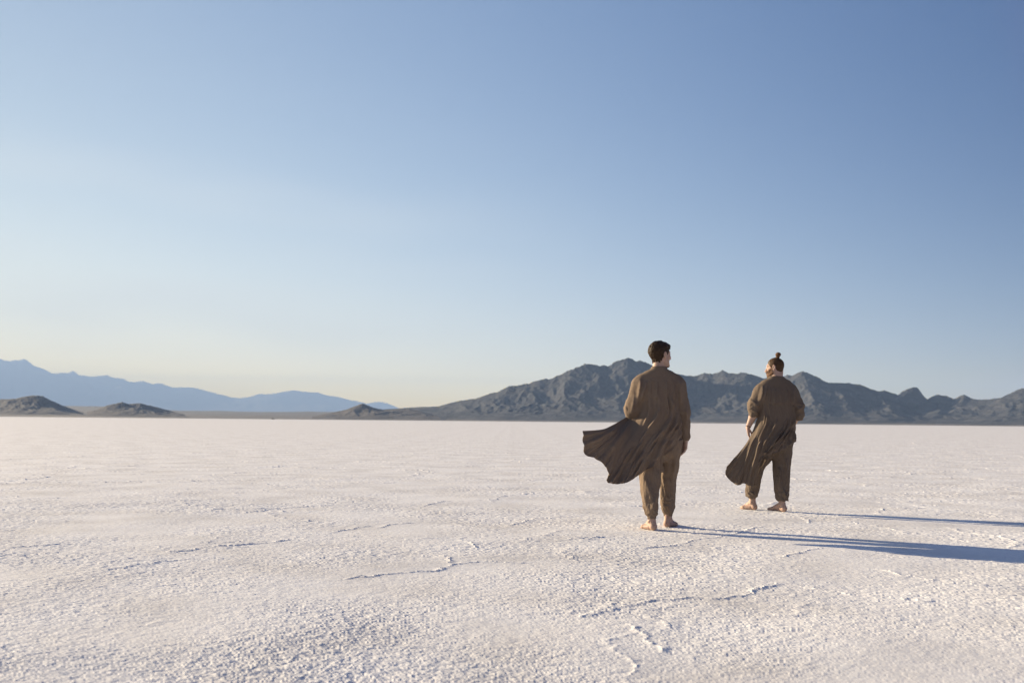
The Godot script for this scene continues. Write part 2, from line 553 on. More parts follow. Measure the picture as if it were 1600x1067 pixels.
func skin_mesh(s: Crust) -> ArrayMesh:
	return mesh_of(s.v, s.n, s.idx)

# upright tube from a table of [y, cx, cz, half width, half depth], highest first
func sect(p: Vector3, t: Array) -> float:
	var m := t.size()
	var i := 0
	while i < m - 2 and p.y < t[i + 1][0]:
		i += 1
	var a: Array = t[i]
	var b: Array = t[i + 1]
	var k: float = clampf((a[0] - p.y) / (a[0] - b[0]), 0.0, 1.0)
	k = lerpf(k, k * k * (3.0 - 2.0 * k), 0.5)
	var hw: float = lerpf(a[3], b[3], k)
	var hd: float = lerpf(a[4], b[4], k)
	var dx: float = (p.x - lerpf(a[1], b[1], k)) / hw
	var dz: float = (p.z - lerpf(a[2], b[2], k)) / hd
	var d: float = (sqrt(dx * dx + dz * dz) - 1.0) * minf(hw, hd)
	return maxf(d, maxf(p.y - t[0][0], t[m - 1][0] - p.y))

func ell(p: Vector3, c: Vector3, r: Vector3) -> float:
	var q := (p - c) / r
	var l := q.length()
	return (l - 1.0) * minf(r.x, minf(r.y, r.z)) if l > 0.0001 else -minf(r.x, minf(r.y, r.z))

# raised folds on the back of a garment: [x1, y1, x2, y2, height, width]
func folds(p: Vector3, list: Array) -> float:
	var s := 0.0
	for q in list:
		var dy: float = q[3] - q[1]
		var dx: float = q[2] - q[0]
		var t: float = clampf(((p.x - q[0]) * dx + (p.y - q[1]) * dy) / (dx * dx + dy * dy), 0.0, 1.0)
		var ex: float = p.x - q[0] - t * dx
		var ey: float = p.y - q[1] - t * dy
		var d2: float = (ex * ex + ey * ey) / (q[5] * q[5])
		if d2 < 6.0:
			s += q[4] * exp(-d2) * sin(PI * clampf(t * 0.8 + 0.15, 0.0, 1.0))
	return s

# ---------------------------------------------------------------- people
func hand_prims(wrist: Vector3, along: Vector3, palm: Vector3, thumb_side: Vector3, curl: float) -> Array:
	var y := along.normalized()
	var x := thumb_side.normalized()
	var z := palm.normalized()
	var out := []
	var lens := [0.072, 0.082, 0.076, 0.06]
	for i in 4:
		var off: float = 0.03 - 0.02 * i
		var kn := wrist + y * (0.092 - 0.006 * absf(i - 1.0)) + x * off
		out.append([wrist + y * 0.005 + x * off * 0.6, kn, 0.017, 0.0125])
		var p := kn
		var ang: float = curl * (0.7 + 0.12 * i)
		var seg: Array = [0.45, 0.32, 0.23]
		for s in 3:
			var dir := y * cos(ang) + z * sin(ang) + x * (0.04 - 0.03 * i)
			var q: Vector3 = p + dir.normalized() * lens[i] * seg[s]
			out.append([p, q, 0.0092 - 0.0007 * s, 0.0085 - 0.0007 * s])
			p = q
			ang += curl
	var tb := wrist + y * 0.025 + x * 0.026 + z * 0.008
	var t1 := tb + (y * 0.75 + x * 0.5 + z * 0.35).normalized() * 0.042
	var t2 := t1 + (y * 0.92 + x * 0.2 + z * 0.3).normalized() * 0.034
	var t3 := t2 + (y * 0.97 + z * 0.22).normalized() * 0.026
	out.append([tb, t1, 0.0155, 0.0115])
	out.append([t1, t2, 0.0112, 0.0098])
	out.append([t2, t3, 0.0098, 0.008])
	return out

func foot_prims(at: Vector3, heading: float, side: float) -> Array:
	# heading: 0 points away (-z), positive turns right; side +1 where the big toe is on +x of the foot
	var f := Vector3(sin(heading), 0, -cos(heading))
	var x := Vector3(cos(heading), 0, sin(heading))
	var u := Vector3.UP
	var out := []
	out.append([at + u * 0.26, at + u * 0.10, 0.047, 0.036])
	out.append([at + u * 0.10, at - f * 0.028 + u * 0.034, 0.035, 0.034])
	out.append([at - f * 0.03 + u * 0.03, at + f * 0.11 + u * 0.024, 0.032, 0.024])
	out.append([at + u * 0.082 + f * 0.01, at + f * 0.10 + u * 0.04 + x * 0.012 * side, 0.034, 0.024])
	out.append([at + f * 0.02 + u * 0.026 - x * 0.014 * side, at + f * 0.105 + u * 0.02 - x * 0.03 * side, 0.026, 0.02])
	out.append([at + f * 0.13 + u * 0.023 + x * 0.026 * side, at + f * 0.108 + u * 0.019 - x * 0.034 * side, 0.023, 0.018])
	var tips := [0.195, 0.19, 0.18, 0.166, 0.15]
	for i in 5:
		var off: float = (0.031 - 0.0165 * i) * side
		var rr: float = 0.0135 if i == 0 else 0.0095 - 0.0004 * i
		var mid: Vector3 = at + f * (tips[i] - 0.035) + x * off + u * 0.021
		out.append([at + f * 0.12 + x * off * 0.9 + u * 0.02, mid, 0.013, rr])
		out.append([mid, at + f * (tips[i] - rr) + x * off + u * (rr + 0.001), rr, rr])
	# small bones on either side of the ankle
	out.append([at + u * 0.083 + x * 0.03, at + u * 0.083 + x * 0.031, 0.012, 0.012])
	out.append([at + u * 0.078 - x * 0.03, at + u * 0.078 - x * 0.031, 0.012, 0.012])
	return out

func bounds(prims: Array, pad: float) -> AABB:
	var b := AABB(prims[0][0], Vector3.ZERO)
	for q in prims:
		b = b.expand(q[0] - Vector3.ONE * q[2]).expand(q[0] + Vector3.ONE * q[2])
		b = b.expand(q[1] - Vector3.ONE * q[3]).expand(q[1] + Vector3.ONE * q[3])
	return b.grow(pad)

func head_field(p: Vector3) -> float:
	# own axes: face towards -z, right ear towards +x, origin between the ears at eye height
	var d := ell(p, Vector3(0, 0.03, 0.014), Vector3(0.075, 0.088, 0.096))
	d = smin(d, ell(p, Vector3(0, -0.035, -0.028), Vector3(0.06, 0.082, 0.066)), 0.03)
	var m := Vector3(absf(p.x), p.y, p.z)
	d = smin(d, cap_dist(m, [Vector3(0.056, -0.055, 0.0), Vector3(0.014, -0.1, -0.073), 0.02, 0.02]), 0.025)
	d = smin(d, cap_dist(m, [Vector3(0.012, 0.03, -0.082), Vector3(0.04, 0.026, -0.07), 0.013, 0.012]), 0.015)
	d = smin(d, cap_dist(m, [Vector3(0.042, -0.025, -0.068), Vector3(0.045, -0.028, -0.05), 0.018, 0.018]), 0.02)
	d = maxf(d, -(m - Vector3(0.031, 0.008, -0.103)).length() + 0.017)
	d = smin(d, (m - Vector3(0.031, 0.007, -0.081)).length() - 0.0125, 0.004)
	d = smin(d, cap_dist(m, [Vector3(0, 0.012, -0.094), Vector3(0, -0.034, -0.118), 0.008, 0.0115]), 0.01)
	d = smin(d, (m - Vector3(0.011, -0.037, -0.105)).length() - 0.0085, 0.008)
	d = smin(d, cap_dist(m, [Vector3(0, -0.066, -0.098), Vector3(0.02, -0.068, -0.086), 0.0075, 0.004]), 0.006)
	d = smin(d, cap_dist(m, [Vector3(0, -0.079, -0.096), Vector3(0.018, -0.077, -0.086), 0.008, 0.004]), 0.006)
	# ear: a rim round a hollow, lobe below
	var e := ell(m, Vector3(0.081, 0.0, 0.016), Vector3(0.013, 0.032, 0.02))
	e = maxf(e, -ell(m, Vector3(0.096, 0.003, 0.011), Vector3(0.014, 0.02, 0.011)))
	e = smin(e, (m - Vector3(0.079, -0.03, 0.008)).length() - 0.009, 0.008)
	return smin(d, e, 0.008)

# a cloth sheet through rows of points (upper back, waist, middle, hem), with folds along its length
func cloth_sheet(out: Crust, rows: Array, ridges: Array, thick: float, seed_: int, nu: int, nv: int) -> void:
	var nz := noise(seed_, 3.0, 3)
	var pos := PackedVector3Array()
	pos.resize((nu + 1) * (nv + 1))
	var m: int = rows[0].size() - 1
	for i in nv + 1:
		var tr: float = float(i) / nv * 3.0
		var ti := mini(int(tr), 2)
		var tf: float = tr - ti
		var line := []
		for c in m + 1:
			var p0: Vector3 = rows[maxi(ti - 1, 0)][c]
			var p1: Vector3 = rows[ti][c]
			line.append(p1.cubic_interpolate(rows[ti + 1][c], p0, rows[mini(ti + 2, 3)][c], tf))
		for j in nu + 1:
			var u: float = float(j) / nu * m
			var s := mini(int(u), m - 1)
			var q: Vector3 = line[s]
			pos[i * (nu + 1) + j] = q.cubic_interpolate(line[s + 1], line[maxi(s - 1, 0)], line[mini(s + 2, m)], u - s)
	# folds push along the sheet's own normal
	for k in (nu + 1) * 12:
		pos[k] -= Vector3(0, 0, 0.003 * (1.0 - float(k / (nu + 1)) / 12.0))
	var base := sheet_normals(pos, nu, nv)
	for i in nv + 1:
		var t: float = float(i) / nv
		for j in nu + 1:
			var u: float = float(j) / nu
			var k := i * (nu + 1) + j
			var d := 0.0
			for r in ridges:   # [u at the top, u at the hem, from t, to t, height, width in u]
				if t > r[2] and t < r[3]:
					var k2: float = (t - r[2]) / (r[3] - r[2])
					var e: float = (u - lerpf(r[0], r[1], k2) - 0.012 * nz.get_noise_2d(r[0] * 9.0, t * 0.7)) / r[5]
					if absf(e) < 3.0:
						var rise: float = smoothstep(0.0, 0.25, k2) * (1.0 - (0.0 if r[3] > 1.0 else smoothstep(0.75, 1.0, k2)))
						# steep on the side away from the wind
						var lean: float = e * (1.5 if e < 0.0 else 0.8)
						d += 1.45 * r[4] * rise * (0.75 + 0.9 * nz.get_noise_2d(r[0] * 31.0, t * 1.1 + r[1] * 17.0)) * exp(-lean * lean)
			d += 0.009 * nz.get_noise_2d(u * 1.6 + 5.0, t * 0.6) * smoothstep(0.0, 0.3, t)
			d += 0.026 * nz.get_noise_2d(u * 4.2 + 25.0, t * 0.5) * smoothstep(0.5, 1.0, t)
			pos[k] += base[k] * d
	var nrm := sheet_normals(pos, nu, nv)
	var b0 := out.v.size()
	var c1 := nu + 1
	for side in 2:
		for k in pos.size():
			out.v.append(pos[k] + nrm[k] * (thick * (0.5 - side)))
			out.n.append(nrm[k] * (1.0 - 2.0 * side))
	var sz := pos.size()
	for i in nv:
		for j in nu:
			var p := b0 + i * c1 + j
			out.idx.append_array(PackedInt32Array([p, p + 1, p + c1, p + 1, p + c1 + 1, p + c1, p + sz, p + sz + c1, p + sz + 1, p + sz + 1, p + sz + c1, p + sz + c1 + 1]))
	# rim: hem and both side edges
	var rim := PackedInt32Array()
	for i in nv + 1:
		rim.append(i * c1)
	for j in range(1, nu + 1):
		rim.append(nv * c1 + j)
	for i in range(nv - 1, -1, -1):
		rim.append(i * c1 + nu)
	for k in rim.size() - 1:
		var p := b0 + rim[k]
		var q := b0 + rim[k + 1]
		out.idx.append_array(PackedInt32Array([p, q, p + sz, q, q + sz, p + sz]))

func sheet_normals(pos: PackedVector3Array, nu: int, nv: int) -> PackedVector3Array:
	var out := PackedVector3Array()
	out.resize(pos.size())
	var c1 := nu + 1
	for i in nv + 1:
		for j in c1:
			var l := pos[i * c1 + maxi(j - 1, 0)]
			var r := pos[i * c1 + mini(j + 1, nu)]
			var u := pos[maxi(i - 1, 0) * c1 + j]
			var d := pos[mini(i + 1, nv) * c1 + j]
			out[i * c1 + j] = (d - u).cross(r - l).normalized()
	return out

func points(xy: Array, z: Array) -> Array:
	var out := []
	for i in z.size():
		out.append(Vector3(xy[2 * i], xy[2 * i + 1], z[i]))
	return out

func cloth(color: Color) -> StandardMaterial3D:
	var m := matte(color, 0.92)
	m.albedo_texture = noise_tex(noise(71, 0.02, 4), 512, [[0.0, Color(0.95, 0.95, 0.95)], [1.0, Color(1.0, 1.0, 1.0)]])
	m.normal_enabled = true
	var t := noise_tex(noise(72, 0.12, 3), 512, [])
	t.as_normal_map = true
	t.bump_strength = 3.0
	m.normal_texture = t
	m.normal_scale = 0.35
	m.uv1_triplanar = true
	m.uv1_scale = Vector3(2.3, 2.3, 2.3)
	return m

func person(at: Vector3, d: Dictionary) -> void:
	var root := Node3D.new()
	root.name = d.name
	add_child(root)
	root.position = at
	tag(root, d.label, "person", "", "barefoot walkers on the salt")
	var turn := Basis(Vector3.UP, d.yaw) * Basis(Vector3.RIGHT, d.nod)
	var hc: Vector3 = d.head
	# --- body
	var s := Crust.new()
	var limbs: Array = d.limbs.duplicate()
	var bb := bounds(limbs, 0.03)
	nets(s, limbs, 0.05, as_is, bb.position, bb.end, 0.016)
	for h in d.hands:
		var hp := hand_prims(h[0], h[1], h[2], h[3], h[4])
		hp.append([h[0] + (h[5] - h[0]).normalized() * 0.09, h[0] + h[1].normalized() * 0.008, 0.031, 0.024])
		bb = bounds(hp, 0.012)
		nets(s, hp, 0.008, as_is, bb.position, bb.end, 0.005)
	for f in d.feet:
		var fp := foot_prims(f[0], f[1], f[2])
		bb = bounds(fp, 0.012)
		nets(s, fp, 0.014, as_is, bb.position, bb.end, 0.006)
	var hs := Crust.new()
	var neck_to: Vector3 = turn.inverse() * (d.neck - hc)
	var neck := [[Vector3(0, -0.055, 0.03), neck_to, d.neck_r, d.neck_r + 0.008]]
	nets(hs, neck, 0.03, func(p: Vector3, e: float) -> float: return smin(head_field(p), e, 0.03), Vector3(-0.15, -0.25, -0.16), Vector3(0.15, 0.15, 0.16), 0.005)
	var b0 := s.v.size()
	for i in hs.v.size():
		s.v.append(turn * hs.v[i] + hc)
		s.n.append(turn * hs.n[i])
	for i in hs.idx:
		s.idx.append(i + b0)
	put("body", skin_mesh(s), d.skin, root)
	# --- head things, in the head's axes
	var place := Transform3D(turn, hc)
	for q in d.head_parts:   # [name, field, lo, hi, cell, material, parent name]
		var k := Crust.new()
		nets(k, [], 0.01, q[1], q[2], q[3], q[4])
		var under: Node = root if q[6] == "" else root.get_node(q[6])
		var o := put(q[0], skin_mesh(k), q[5], under)
		if q[6] == "":
			o.transform = place
	for sx in [-1.0, 1.0]:
		var ball := SphereMesh.new()
		ball.radius = 0.0122
		ball.height = 0.0244
		ball.radial_segments = 16
		ball.rings = 8
		var o := put("eye", ball, d.eye, root)
		o.transform = place * Transform3D(Basis(), Vector3(0.031 * sx, 0.007, -0.0825))
	# --- trousers
	var t := Crust.new()
	var nw := noise(d.seed + 3, 9.0, 3)
	var tr: Array = d.trousers
	nets(t, [], 0.05, func(p: Vector3, _e: float) -> float:
		var a := smin(sect(p, tr[0]), sect(p, tr[1]), 0.012)
		a = smin(a, sect(p, tr[2]), 0.06)
		if absf(a) > 0.055:
			return a
		var low: float = smoothstep(0.42, 0.2, p.y) * smoothstep(0.10, 0.16, p.y)
		a += 0.013 * nw.get_noise_3d(p.x * 1.7, p.y * 0.5, p.z * 1.7)
		a += low * 0.0035 * sin(p.y * 80.0 + p.x * 40.0 + 7.0 * nw.get_noise_3d(p.x, p.y * 0.5, p.z))
		return a - 2.0 * folds(p, d.leg_folds) * smoothstep(-0.1, 0.05, p.z),
		d.trouser_lo, d.trouser_hi, 0.0096)
	put("trousers", skin_mesh(t), d.cloth2, root)
	# --- coat: shoulders, back and sleeves, then the loose tail in the wind
	var c := Crust.new()
	var torso: Array = d.torso
	var nc := noise(d.seed + 7, 7.0, 3)
	nets(c, d.sleeves, 0.035, func(p: Vector3, e: float) -> float:
		var a := smin(sect(p, torso), e, 0.045)
		if absf(a) > 0.055:
			return a
		var back: float = smoothstep(-0.02, 0.06, p.z)
		a += 0.005 * nc.get_noise_3d(p.x * 2.4, p.y * 0.5, p.z * 2.4) * smoothstep(1.56, 1.4, p.y)
		a += d.sleeve_crease * 0.003 * sin(p.y * 60.0 + p.x * 25.0 + 4.0 * nc.get_noise_3d(p.x, p.y, p.z)) * smoothstep(0.2, 0.26, absf(p.x - d.mid)) * smoothstep(1.42, 1.25, p.y)
		return a - 1.3 * back * folds(p, d.back_folds),
		d.coat_lo, d.coat_hi, 0.0096)
	cloth_sheet(c, d.tail, d.ripple, 0.006, d.seed, 240, 130)
	put("coat", skin_mesh(c), d.cloth, root)
	if d.has("bracelet"):
		var ring := TorusMesh.new()
		ring.inner_radius = 0.024
		ring.outer_radius = 0.034
		ring.rings = 24
		ring.ring_segments = 8
		var o := put("bracelet", ring, matte(lin(0.05, 0.025, 0.018), 0.6), root)
		o.transform = d.bracelet

# fine strands: a grain drawn out along the way the hair is combed
func comb(m: StandardMaterial3D) -> void:
	m.normal_enabled = true
	var t := noise_tex(noise(73, 0.03, 3), 256, [])
	t.as_normal_map = true
	t.bump_strength = 8.0
	m.normal_texture = t
	m.normal_scale = 1.0
	m.albedo_texture = noise_tex(noise(74, 0.03, 3), 256, [[0.0, Color(0.6, 0.58, 0.55)], [1.0, Color.WHITE]])
	m.uv1_triplanar = true
	m.uv1_scale = Vector3(22, 5, 9)

func build_people() -> void:
	var skin := matte(lin(0.5, 0.35, 0.272), 0.55)
	skin.albedo_texture = noise_tex(noise(81, 0.03, 4), 256, [[0.0, Color(0.9, 0.86, 0.84)], [1.0, Color.WHITE]])
	skin.uv1_triplanar = true
	skin.uv1_scale = Vector3(5, 5, 5)
	skin.subsurf_scatter_enabled = true
	skin.subsurf_scatter_strength = 0.1
	var brown := cloth(lin(0.188, 0.136, 0.097))
	var brown2 := cloth(lin(0.205, 0.148, 0.104))
	var taupe := cloth(lin(0.148, 0.11, 0.081))
	var eye := matte(lin(0.6, 0.56, 0.52), 0.2)
	var strands := noise(91, 1.0, 3)
	# ---- first walker: swept-back dark hair, head turned to his right, coat blown out to the left
	var dark_hair := matte(lin(0.07, 0.042, 0.024), 0.45)
	dark_hair.metallic_specular = 0.25
	var hair1 := func(p: Vector3, _e: float) -> float:
		var a := ell(p, Vector3(0, 0.044, 0.022), Vector3(0.085, 0.097, 0.108))
		a = smin(a, ell(p, Vector3(0.0, 0.035, 0.075), Vector3(0.072, 0.075, 0.064)), 0.04)
		a = smin(a, ell(p, Vector3(0.0, 0.082, -0.045), Vector3(0.06, 0.036, 0.052)), 0.03)
		a = smin(a, ell(p, Vector3(0.0, -0.055, 0.055), Vector3(0.058, 0.055, 0.04)), 0.03)
		a += 0.0075 * strands.get_noise_3d(p.x * 62.0, p.y * 30.0 + p.z * 10.0, p.z * 22.0 - p.y * 16.0)
		a = maxf(a, -0.03 - 0.5 * p.y - 0.866 * p.z + 0.006 * strands.get_noise_3d(p.x * 80.0, p.y * 40.0, p.z * 40.0))
		return maxf(a, -(Vector3(absf(p.x), p.y, p.z) - Vector3(0.1, -0.008, 0.004)).length() + 0.036)
	for hm in [dark_hair]:
		comb(hm)
	var goatee := func(p: Vector3, _e: float) -> float:
		var a := ell(p, Vector3(0, -0.103, -0.076), Vector3(0.028, 0.026, 0.03))
		return a + 0.003 * strands.get_noise_3d(p.x * 120.0, p.y * 60.0, p.z * 120.0)
	var p1 := {
		"name": "person", "seed": 101, "mid": 0.0,
		"label": "barefoot walker with short swept-back dark hair, brown coat tail flying wide open",
		"skin": skin, "eye": eye, "cloth": brown, "cloth2": brown2,
		"head": Vector3(0.018, 1.708, 0.0), "yaw": deg_to_rad(-57), "nod": 0.0,
		"neck": Vector3(-0.01, 1.52, 0.03), "neck_r": 0.057,
		"head_parts": [["hair", hair1, Vector3(-0.12, -0.15, -0.13), Vector3(0.12, 0.16, 0.16), 0.0048, dark_hair, ""], ["beard", goatee, Vector3(-0.05, -0.145, -0.125), Vector3(0.05, -0.06, -0.03), 0.004, dark_hair, ""]],
		"limbs": [
			[Vector3(0, 1.42, 0.0), Vector3(0, 1.05, 0.0), 0.12, 0.115], [Vector3(-0.09, 1.36, 0.0), Vector3(0.09, 1.36, 0.0), 0.1, 0.1],
			[Vector3(0, 1.05, 0.0), Vector3(0, 0.9, 0.0), 0.115, 0.12], [Vector3(-0.01, 1.52, 0.03), Vector3(0, 1.4, 0.02), 0.055, 0.08],
			[Vector3(-0.19, 1.42, 0.0), Vector3(-0.262, 1.14, -0.01), 0.055, 0.042], [Vector3(-0.262, 1.14, -0.01), Vector3(-0.23, 0.93, -0.15), 0.042, 0.028],
			[Vector3(0.19, 1.42, 0.0), Vector3(0.238, 1.13, 0.0), 0.055, 0.042], [Vector3(0.238, 1.13, 0.0), Vector3(0.262, 0.87, -0.03), 0.042, 0.026],
			[Vector3(-0.08, 0.9, 0.0), Vector3(-0.105, 0.5, 0.09), 0.085, 0.055], [Vector3(-0.105, 0.5, 0.09), Vector3(-0.1, 0.1, 0.15), 0.05, 0.033],
			[Vector3(0.09, 0.9, 0.0), Vector3(0.105, 0.5, -0.11), 0.085, 0.055], [Vector3(0.105, 0.5, -0.11), Vector3(0.105, 0.1, -0.14), 0.05, 0.033]],
		"hands": [
			[Vector3(0.263, 0.865, -0.03), Vector3(-0.1, -1, -0.12), Vector3(-0.85, 0.05, 0.2), Vector3(-0.35, 0.1, -0.9), 0.3, Vector3(0.238, 1.13, 0.0)],
			[Vector3(-0.228, 0.925, -0.152), Vector3(0.3, -0.6, -0.7), Vector3(0.9, 0.2, 0.2), Vector3(0.0, 0.6, -0.6), 0.4, Vector3(-0.262, 1.14, -0.01)]],
		"feet": [[Vector3(-0.1, 0.0, 0.16), deg_to_rad(-24), 1.0], [Vector3(0.105, 0.0, -0.14), deg_to_rad(34), -1.0]],
		"trousers": [
			[[0.86, -0.07, 0.0, 0.12, 0.13], [0.62, -0.105, 0.055, 0.118, 0.115], [0.5, -0.106, 0.09, 0.11, 0.1], [0.3, -0.112, 0.13, 0.084, 0.085], [0.2, -0.107, 0.148, 0.076, 0.078], [0.15, -0.102, 0.155, 0.06, 0.064], [0.122, -0.1, 0.158, 0.043, 0.048], [0.105, -0.1, 0.16, 0.043, 0.046]],
			[[0.86, 0.1, 0.0, 0.12, 0.13], [0.62, 0.108, -0.065, 0.098, 0.108], [0.48, 0.103, -0.11, 0.082, 0.092], [0.3, 0.1, -0.135, 0.076, 0.083], [0.2, 0.1, -0.14, 0.068, 0.076], [0.15, 0.104, -0.135, 0.056, 0.062], [0.122, 0.105, -0.14, 0.041, 0.047], [0.105, 0.105, -0.14, 0.042, 0.046]],
			[[1.02, 0.0, 0.0, 0.165, 0.13], [0.85, 0.015, 0.0, 0.185, 0.145], [0.74, 0.012, 0.0, 0.17, 0.13], [0.66, 0.01, 0.0, 0.1, 0.08]]],
		"leg_folds": [[0.03, 0.6, 0.06, 0.3, 0.012, 0.02], [-0.17, 0.5, -0.1, 0.25, 0.016, 0.025], [-0.06, 0.33, -0.13, 0.16, 0.014, 0.018], [0.15, 0.7, 0.13, 0.42, 0.014, 0.02], [-0.18, 0.44, -0.16, 0.26, 0.01, 0.02]],
		"trouser_lo": Vector3(-0.26, 0.09, -0.26), "trouser_hi": Vector3(0.26, 1.04, 0.27),
		"torso": [[1.592, -0.008, 0.03, 0.07, 0.062], [1.565, -0.008, 0.028, 0.085, 0.07], [1.54, -0.008, 0.022, 0.14, 0.082], [1.5, -0.008, 0.01, 0.208, 0.1], [1.43, -0.008, 0.005, 0.232, 0.122], [1.36, -0.008, 0.005, 0.222, 0.133], [1.28, -0.008, 0.005, 0.215, 0.141], [1.2, -0.01, 0.0, 0.2, 0.122], [1.1, -0.015, 0.0, 0.19, 0.115], [0.98, -0.02, 0.0, 0.185, 0.11], [0.9, -0.01, 0.0, 0.18, 0.11]],
		"sleeves": [
			[Vector3(-0.195, 1.395, 0.0), Vector3(-0.262, 1.17, -0.01), 0.088, 0.083], [Vector3(-0.262, 1.17, -0.01), Vector3(-0.24, 0.97, -0.12), 0.083, 0.066],
			[Vector3(0.18, 1.4, 0.0), Vector3(0.228, 1.15, 0.0), 0.085, 0.076], [Vector3(0.232, 1.15, 0.0), Vector3(0.262, 0.89, -0.03), 0.074, 0.05]],
		"sleeve_crease": 1.0,
		"back_folds": [[-0.2, 1.44, -0.235, 1.2, 0.024, 0.018], [-0.15, 1.42, -0.2, 1.24, 0.022, 0.018], [-0.25, 1.3, -0.3, 1.08, 0.016, 0.02], [0.19, 1.42, 0.2, 1.22, 0.018, 0.02], [0.25, 1.2, 0.27, 0.98, 0.014, 0.018], [-0.1, 1.44, -0.12, 1.26, 0.012, 0.014], [-0.04, 1.42, -0.055, 1.2, 0.016, 0.014], [0.05, 1.43, 0.045, 1.22, 0.014, 0.014], [0.12, 1.43, 0.13, 1.22, 0.012, 0.016]],
		"coat_lo": Vector3(-0.38, 0.82, -0.24), "coat_hi": Vector3(0.36, 1.61, 0.24),
		"tail": [
			points([-0.2, 1.2, -0.2, 1.2, -0.2, 1.2, -0.2, 1.22, -0.205, 1.28, -0.2, 1.37, -0.165, 1.39, -0.11, 1.4, -0.05, 1.405, 0.01, 1.405, 0.07, 1.405, 0.13, 1.4, 0.185, 1.38], [-0.06, -0.05, -0.04, -0.02, 0, 0.03, 0.083, 0.112, 0.125, 0.129, 0.122, 0.102, 0.06]),
			points([-0.3, 1.1, -0.295, 1.088, -0.285, 1.075, -0.276, 1.069, -0.25, 1.069, -0.215, 1.076, -0.156, 1.089, -0.08, 1.102, -0.004, 1.116, 0.073, 1.117, 0.136, 1.104, 0.18, 1.08, 0.205, 1.042], [-0.06, -0.05, -0.03, 0, 0.03, 0.07, 0.12, 0.155, 0.165, 0.158, 0.132, 0.09, 0.02]),
			points([-0.562506, 0.972808, -0.550802, 0.936885, -0.526492, 0.887431, -0.496367, 0.857306, -0.451579, 0.814315, -0.412419, 0.777779, -0.374242, 0.747258, -0.297657, 0.740786, -0.20933, 0.753203, -0.0963266, 0.791121, 0.0194194, 0.853448, 0.139587, 0.928481, 0.221577, 0.966149], [0.26, 0.27, 0.28, 0.28, 0.27, 0.25, 0.24, 0.22, 0.21, 0.2, 0.18, 0.13, 0.02]),
			points([-0.785875, 0.947484, -0.784911, 0.831839, -0.766601, 0.72294, -0.669266, 0.687282, -0.583496, 0.620786, -0.540129, 0.542726, -0.551695, 0.463099, -0.456871, 0.443871, -0.342442, 0.466951, -0.214535, 0.545777, -0.0590927, 0.650024, 0.101098, 0.791302, 0.220579, 0.890302], [0.36, 0.36, 0.36, 0.36, 0.36, 0.36, 0.35, 0.32, 0.285, 0.25, 0.2, 0.13, 0.02])],
		"ripple": [[0.66, 0.6, 0.08, 0.5, 0.028, 0.022], [0.81, 0.7, 0.08, 0.75, 0.03, 0.02], [0.79, 0.74, 0.3, 0.8, 0.028, 0.018], [0.86, 0.8, 0.25, 1.01, 0.025, 0.02], [0.92, 0.88, 0.3, 1.01, 0.025, 0.018], [0.7, 0.66, 0.45, 1.01, 0.025, 0.02], [0.62, 0.6, 0.5, 1.01, 0.022, 0.02], [0.9, 0.9, 0.05, 0.5, 0.02, 0.025], [0.3, 0.3, 0.4, 1.01, 0.02, 0.04], [0.12, 0.1, 0.5, 1.01, 0.02, 0.04], [0.55, 0.52, 0.05, 0.45, 0.02, 0.022], [0.56, 0.53, 0.6, 1.01, 0.022, 0.012], [0.66, 0.63, 0.7, 1.01, 0.02, 0.01], [0.75, 0.72, 0.06, 0.4, 0.018, 0.016], [0.96, 0.94, 0.2, 0.9, 0.02, 0.014], [0.73, 0.69, 0.55, 1.01, 0.022, 0.012], [0.6, 0.58, 0.2, 0.6, 0.018, 0.014]],
	}
	person(Vector3(1.473, 0.004, -9.92), p1)
	# ---- second walker: topknot and beard, sleeves pushed up, head turned to his left
	var fair_hair := matte(lin(0.125, 0.075, 0.042), 0.45)
	fair_hair.metallic_specular = 0.2
	var red_hair := matte(lin(0.2, 0.1, 0.05), 0.6)
	comb(fair_hair)
	comb(red_hair)
	var hair2 := func(p: Vector3, _e: float) -> float:
		var a := ell(p, Vector3(0, 0.031, 0.015), Vector3(0.08, 0.0925, 0.101))
		a = smin(a, ell(p, Vector3(0.0, -0.06, 0.05), Vector3(0.06, 0.06, 0.042)), 0.03)
		a += 0.0028 * strands.get_noise_3d(p.x * 90.0, p.y * 25.0 + p.z * 20.0, p.z * 12.0 - p.y * 12.0)
		a = maxf(a, -0.02 - 0.6 * p.y - 0.8 * p.z)
		return maxf(a, -(Vector3(absf(p.x), p.y, p.z) - Vector3(0.1, -0.005, 0.006)).length() + 0.036)
	var bun := func(p: Vector3, _e: float) -> float:
		var a := ell(p, Vector3(0, 0.156, 0.056), Vector3(0.033, 0.028, 0.033))
		a = smin(a, cap_dist(p, [Vector3(0, 0.112, 0.042), Vector3(0, 0.14, 0.052), 0.026, 0.021]), 0.008)
		return a + 0.004 * strands.get_noise_3d(p.x * 50.0, p.y * 130.0, p.z * 50.0)
	var beard := func(p: Vector3, _e: float) -> float:
		var a := head_field(p) - 0.009
		a = maxf(a, p.y - 0.5 * p.z - 0.004)
		a = maxf(a, p.z - 0.004)
		a = maxf(a, -ell(p, Vector3(0, -0.072, -0.11), Vector3(0.024, 0.007, 0.03)))
		return a + 0.005 * strands.get_noise_3d(p.x * 110.0, p.y * 60.0, p.z * 110.0)
